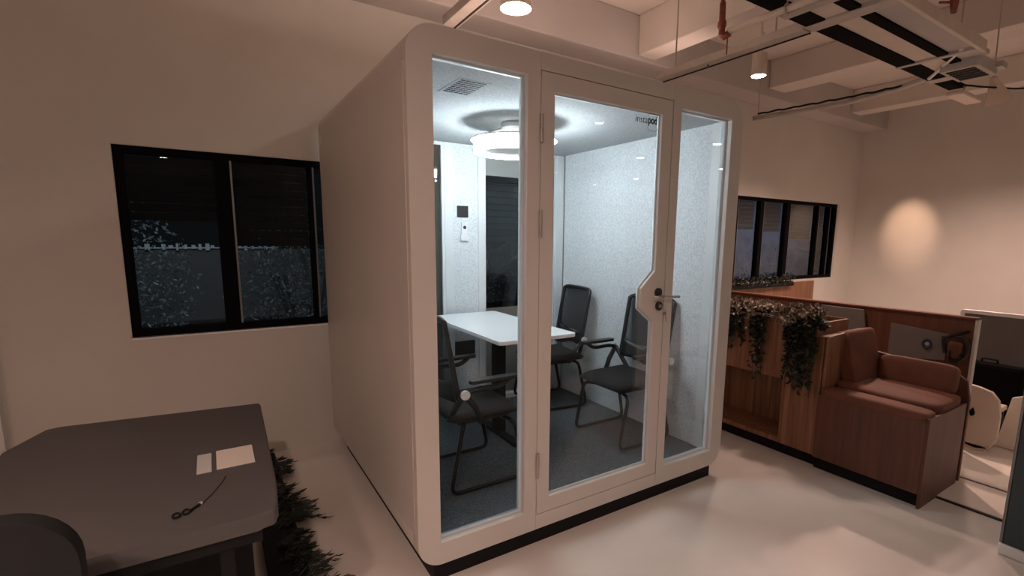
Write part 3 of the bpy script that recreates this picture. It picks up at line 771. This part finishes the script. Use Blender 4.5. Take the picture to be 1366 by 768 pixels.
# hanging headset-like bag
t = thing('hanging_headset', (PX-.05, -.66, .55), 'black headset with a brown pad hanging on the end of the brown partition', 'headset')
bm = bmesh.new(); tube(bm, smooth_path([(PX-.03, -.60, .66), (PX-.03, -.575, .78), (PX-.03, -.64, .80), (PX-.03, -.72, .79), (PX-.03, -.735, .66), (PX-.03, -.66, .60)], .05, 5), .013, 8)
obj('band', bm, 'plastic', t, smooth=True)
obj('pad', cushion(PX-.05, PX-.02, -.705, -.615, .63, .755, puff=0), 'wood_dark', t, smooth=True)
bm = tb([(PX-.03, -.57, .775), (PX-.03, -.64, .80), (PX-.03, -.73, .845)], [.006, .016, .01], 8); obj('strap', bm, 'black', t, smooth=True)
bm = tb(smooth_path([(PX-.05, -.635, .69), (PX-.05, -.64, .61), (PX-.05, -.69, .61), (PX-.05, -.70, .68)], .02, 4), .008, 8); obj('ear_cup', bm, 'black', t, smooth=True)

# cream rounded stool-like shell with a drop mark
t = thing('cream_shell_chair', (4.2, -.84, -ZO), 'cream rounded plastic shell chair standing right of the partition', 'chair')
pl = [(-.70, -.05), (-.80, -.07), (-.88, -.05), (-.915, .05), (-.915, .22), (-.895, .33), (-.85, .385), (-.78, .405), (-.68, .42), (-.62, .42), (-.62, -.05)]
obj('backrest', plate([pl], 4.10, 4.14, 'yz'), 'shell', t, bevel=.012, seg=4)
obj('seat', bx(4.14, 4.42, -.88, -.64, .20, .24), 'shell', t, bevel=.012)
obj('mark', plate([[(-.742, .185), (-.752, .175), (-.768, .185), (-.772, .205), (-.757, .245), (-.738, .215)]], 4.094, 4.10, 'yz'), 'black', t)
for y in (-.86, -.66): obj('leg', tb([(4.38, y, .2), (4.42, y, -ZO)], .012, 8), 'tube', t)
obj('foot', bx(4.10, 4.14, -.86, -.64, -ZO, -.04), 'shell', t)
# black bag behind it
t = thing('black_case', (4.6, -.85, -ZO), 'black case standing behind the cream shell chair', 'case')
obj('body', bx(4.50, 4.62, -.93, -.45, -ZO, .52), 'tray', t, bevel=.03); obj('handle', tb(smooth_path([(4.56, -.75, .52), (4.56, -.75, .55), (4.56, -.65, .55), (4.56, -.65, .52)], .02), .008, 8), 'black', t)
# board with white frame
t = thing('framed_board', (4.8, -.8, 0), 'grey board in a white frame standing at the right edge behind the seat', 'board')
obj('board', bx(4.82, 4.84, -.99, -.40, .40, .90), 'grey', t)
obj('frame', plate([rrect(-.99, -.40, -.06, .905, .02, 4), rrect(-.955, -.43, .0, .875, 0)], 4.80, 4.86, 'yz'), 'white', t, bevel=.005)
for y in (-.95, -.46): obj('foot', bx(4.66, 5.0, y-.02, y+.02, -ZO, -.06), 'white', t, bevel=.004)
# pale panel leaning in front of it
t = setp(obj('leaning_panel', plate([[(-.985, .36), (-.92, .33), (-.865, -.07), (-1.03, -.07)]], 4.30, 4.33, 'yz'), 'floor_tile', bevel=.004), 'narrow beige panel standing upright below the white-framed board', 'panel')

# low glass screen at the right border
t = thing('glass_screen', (2.55, -1.40, -ZO), 'dark teal glass screen on a white base at the right edge of the view', 'glass screen')
u = Vector((2.44-2.60, -1.47-1.325, 0)).normalized()
mt = Matrix.Translation((2.612, -1.325, 0)) @ Matrix.Rotation(math.atan2(u.y, u.x), 4, 'Z')
bm = bmesh.new(); box(bm, 0, .55, -.012, .012, -.04, 1.03, mt); obj('glass', bm, 'tealglass', t, bevel=.003)
bm = bmesh.new(); box(bm, -.01, .56, -.03, .03, -ZO, -.03, mt); obj('base_rail', bm, 'white', t, bevel=.006)
bm = bmesh.new(); box(bm, -.012, .0, -.016, .016, -.03, 1.03, mt); obj('edge_post', bm, 'alum', t, bevel=.003)

# ------------------------------------------------------------------ outside in the dark
setp(obj('ground', bx(-8, 20, 2.15, 16, -.5, -.4), 'ground'), kind='structure')
def bare_tree(x, y, h, label, seed, light='bark'):
    random.seed(seed); t = thing('bare_tree', (x, y, -.4), label, 'tree', 'bare trees outside the windows'); bm = bmesh.new()
    def br(p, d, ln, r, lv):
        q = p+d*ln; m_ = (p+q)/2+rv()*ln*.06; tube(bm, [p, m_, q], [r, r*.8, r*.62], 6)
        if lv:
            for _ in range(3): br(q, (d+rv()*.42).normalized(), ln*.72, r*.6, lv-1)
    br(Vector((x, y, -.4)), Vector((.12, 0, 1)).normalized(), h*.36, .05, 4)
    obj('trunk', bm, light, t); return t
bare_tree(.25, 4.4, 3.0, 'bare branching tree outside the left window, right pane', 4)
bare_tree(2.4, 4.6, 3.0, 'bare tree seen through the pod rear glass', 9)
def shrub(x, y, w, h, n, label, seed, m='leaf_out', s=(.03, .07)):
    random.seed(seed); t = thing('shrub', (x, y, -.4), label, 'shrub', 'dark shrubs outside the windows'); bm = bmesh.new(); bs = bmesh.new()
    for i in range(n):
        v = rv().normalized()*random.random()**.4; p = Vector((x+v.x*w, y+v.y*w*.6, -.4+h*.5+v.z*h*.5))
        leaf(bm, p, rv()+Vector((0, 0, .3)), random.uniform(*s))
    for k_ in range(5): tube(bs, [(x, y, -.4), (x+random.uniform(-w, w)*.5, y, -.4+h*.6)], .015, 5)
    obj('stems', bs, 'bark', t); obj('leaves', bm, m, t)
shrub(-1.7, 5.2, .9, 2.4, 3200, 'leafy dark shrub outside the left window, left pane', 21)
shrub(.4, 5.8, 1.0, 2.2, 3200, 'leafy dark shrub outside the left window behind the bare tree', 22)
shrub(3.0, 5.9, 1.0, 1.9, 1400, 'leafy dark shrub outside behind the pod', 23)
shrub(9.7, 4.5, .9, 1.9, 1500, 'dark shrub outside the right window, left part', 24)
bare_tree(10.8, 3.7, 2.2, 'bare tree outside the right window against the bluish wall', 31)
t = thing('picket_fence', (-.5, 6.6, 1.0), 'short white fence glinting outside the left window', 'fence')
random.seed(8)
obj('rail', bx(-2.0, .2, 6.6, 6.63, 1.27, 1.29), 'whitepaint', t); obj('rail', bx(-2.0, .2, 6.6, 6.63, .2, .24), 'bark', t)
for i in range(26):
    x = -1.98+i*.083+random.uniform(-.015, .015); h = random.uniform(.0, .05); obj('picket', bx(x, x+random.uniform(.025, .055), 6.57, 6.6, 1.24+h, 1.35-h), 'whitepaint', t)
obj('board', bx(-2.6, .9, 6.64, 6.68, -.4, 1.26), 'grey', t)
setp(obj('building', bx(8.2, 17, 5.2, 5.5, -.4, 4), 'render_out'), 'bluish wall of a neighbouring building seen through the right window', 'building')

# ------------------------------------------------------------------ lights
WARM = (1.0, .675, .56)
def spot(x, y, z, p, size=130, blend=1, col=WARM, target=None, rad=.06):
    l = bpy.data.lights.new('spot', 'SPOT'); l.energy = p; l.color = col; l.spot_size = R(size); l.spot_blend = blend; l.shadow_soft_size = rad
    o = bpy.data.objects.new('spot', l); COL.objects.link(o); o.location = (x, y, z+ZO)
    if target:
        d = Vector(target)-Vector((x, y, z)); o.rotation_euler = d.to_track_quat('-Z', 'Y').to_euler()
    return o
def area(x, y, z, p, sx, sy, col, target):
    l = bpy.data.lights.new('area', 'AREA'); l.energy = p; l.color = col; l.shape = 'RECTANGLE'; l.size = sx; l.size_y = sy
    o = bpy.data.objects.new('area', l); COL.objects.link(o); o.location = (x, y, z+ZO)
    d = Vector(target)-Vector((x, y, z)); o.rotation_euler = d.to_track_quat('-Z', 'Y').to_euler(); return o
grid = [(2.92, -2.3, 'near'), (4.92, -2.3, 'near'), (.9, -2.6, 'near'), (-1.2, -2.4, 'near'), (4.92, -3.7, 'mid'), (6.9, -3.7, 'mid'), (2.9, -4.2, 'mid'), (.8, -4.2, 'mid'),
        (4.93, -5.9, 'far'), (6.8, -5.7, 'far'), (2.95, -6.0, 'far'), (6.85, -7.1, 'far'), (4.95, -8.8, 'far'), (6.97, -8.65, 'far'), (-1.2, -4.4, 'mid'), (.8, -6.2, 'far')]
for i, (x, y, g) in enumerate(grid):
    downlight(x, y, 2.70, 'white cylinder downlight on the ceiling behind the viewpoint', group='downlights behind the viewpoint')
    if g != 'near': spot(x, y, 2.69, 6, 112)
spot(-1.2, -2.4, 2.69, 150, 75, target=(.1, .5, .1))       # tilted towards the pod's left side
spot(.9, -2.6, 2.69, 60, 70, target=(.75, -.35, -.5))       # tilted towards the pod front
spot(2.92, -2.3, 2.69, 10, 110)
spot(-1.9, -1.9, 2.69, 340, 115)  # added spot without a fixture, favouring the pod's side over its front
spot(3.03, .55, 2.745, 105, 115)
spot(.8, .53, 2.69, 140, 150)
spot(-1.25, .35, 2.95, 14, 95)
spot(-2.6, .3, 2.7, 20, 140)
area(1.5, -4.5, 2.85, 5, 7, 4, WARM, (1.5, -4.3, 3.5))  # added upward fill for upper walls and ceiling, no fixture here
area(1.2, 1.2, 2.9, 7, 4, .5, WARM, (1.2, 1.3, 3.5))  # second added upward fill, unseen above the pod
spot(4.9, .45, 2.69, 225, 150); spot(6.4, .0, 2.69, 150, 150)
spot(6.75, 1.17, 2.72, 95, 32, 1, (1, .60, .40), (7.85, 1.19, 1.66), .05)
# outside
area(-.5, 2.6, 2.9, 48, 2.4, .3, (.8, .9, 1), (-.4, 5.5, .8))
area(10.0, 3.2, 3.6, 60, 2, .6, (.45, .66, 1), (10.2, 5.2, 1))
w = bpy.data.worlds.new('World'); SC.world = w; w.use_nodes = True
w.node_tree.nodes['Background'].inputs[0].default_value = (.016, .019, .022, 1); w.node_tree.nodes['Background'].inputs[1].default_value = .3

# ------------------------------------------------------------------ camera
cam = bpy.data.cameras.new('Camera'); co = bpy.data.objects.new('Camera', cam); COL.objects.link(co); SC.camera = co
f, cx, cyy = 660.7133, 715.8613, 417.1866
cam.sensor_fit = 'HORIZONTAL'; cam.sensor_width = 36; cam.lens = f*36/1366
cam.shift_x = -(cx-683)/1366; cam.shift_y = (cyy-384)/1366
y, p, r = R(-33.3044), R(-8.6636), R(.6786)
F = Vector((-math.sin(y)*math.cos(p), math.cos(y)*math.cos(p), math.sin(p)))
rt = Vector((math.cos(y), math.sin(y), 0)); up = rt.cross(F)
r2 = rt*math.cos(r)+up*math.sin(r); u2 = -rt*math.sin(r)+up*math.cos(r)
mw = Matrix((( r2.x, u2.x, -F.x, -.6764), (r2.y, u2.y, -F.y, -1.9573), (r2.z, u2.z, -F.z, 1.4831+ZO), (0, 0, 0, 1)))
co.matrix_world = mw
cam.clip_start = .05
SC.view_settings.view_transform = 'Standard'; SC.view_settings.look = 'None'; SC.view_settings.gamma = 1; SC.view_settings.use_curve_mapping = False
SC.view_settings.exposure = 0
SC.cycles.max_bounces = 10; SC.cycles.transparent_max_bounces = 16; SC.cycles.diffuse_bounces = 5
SC.cycles.sample_clamp_indirect = 6
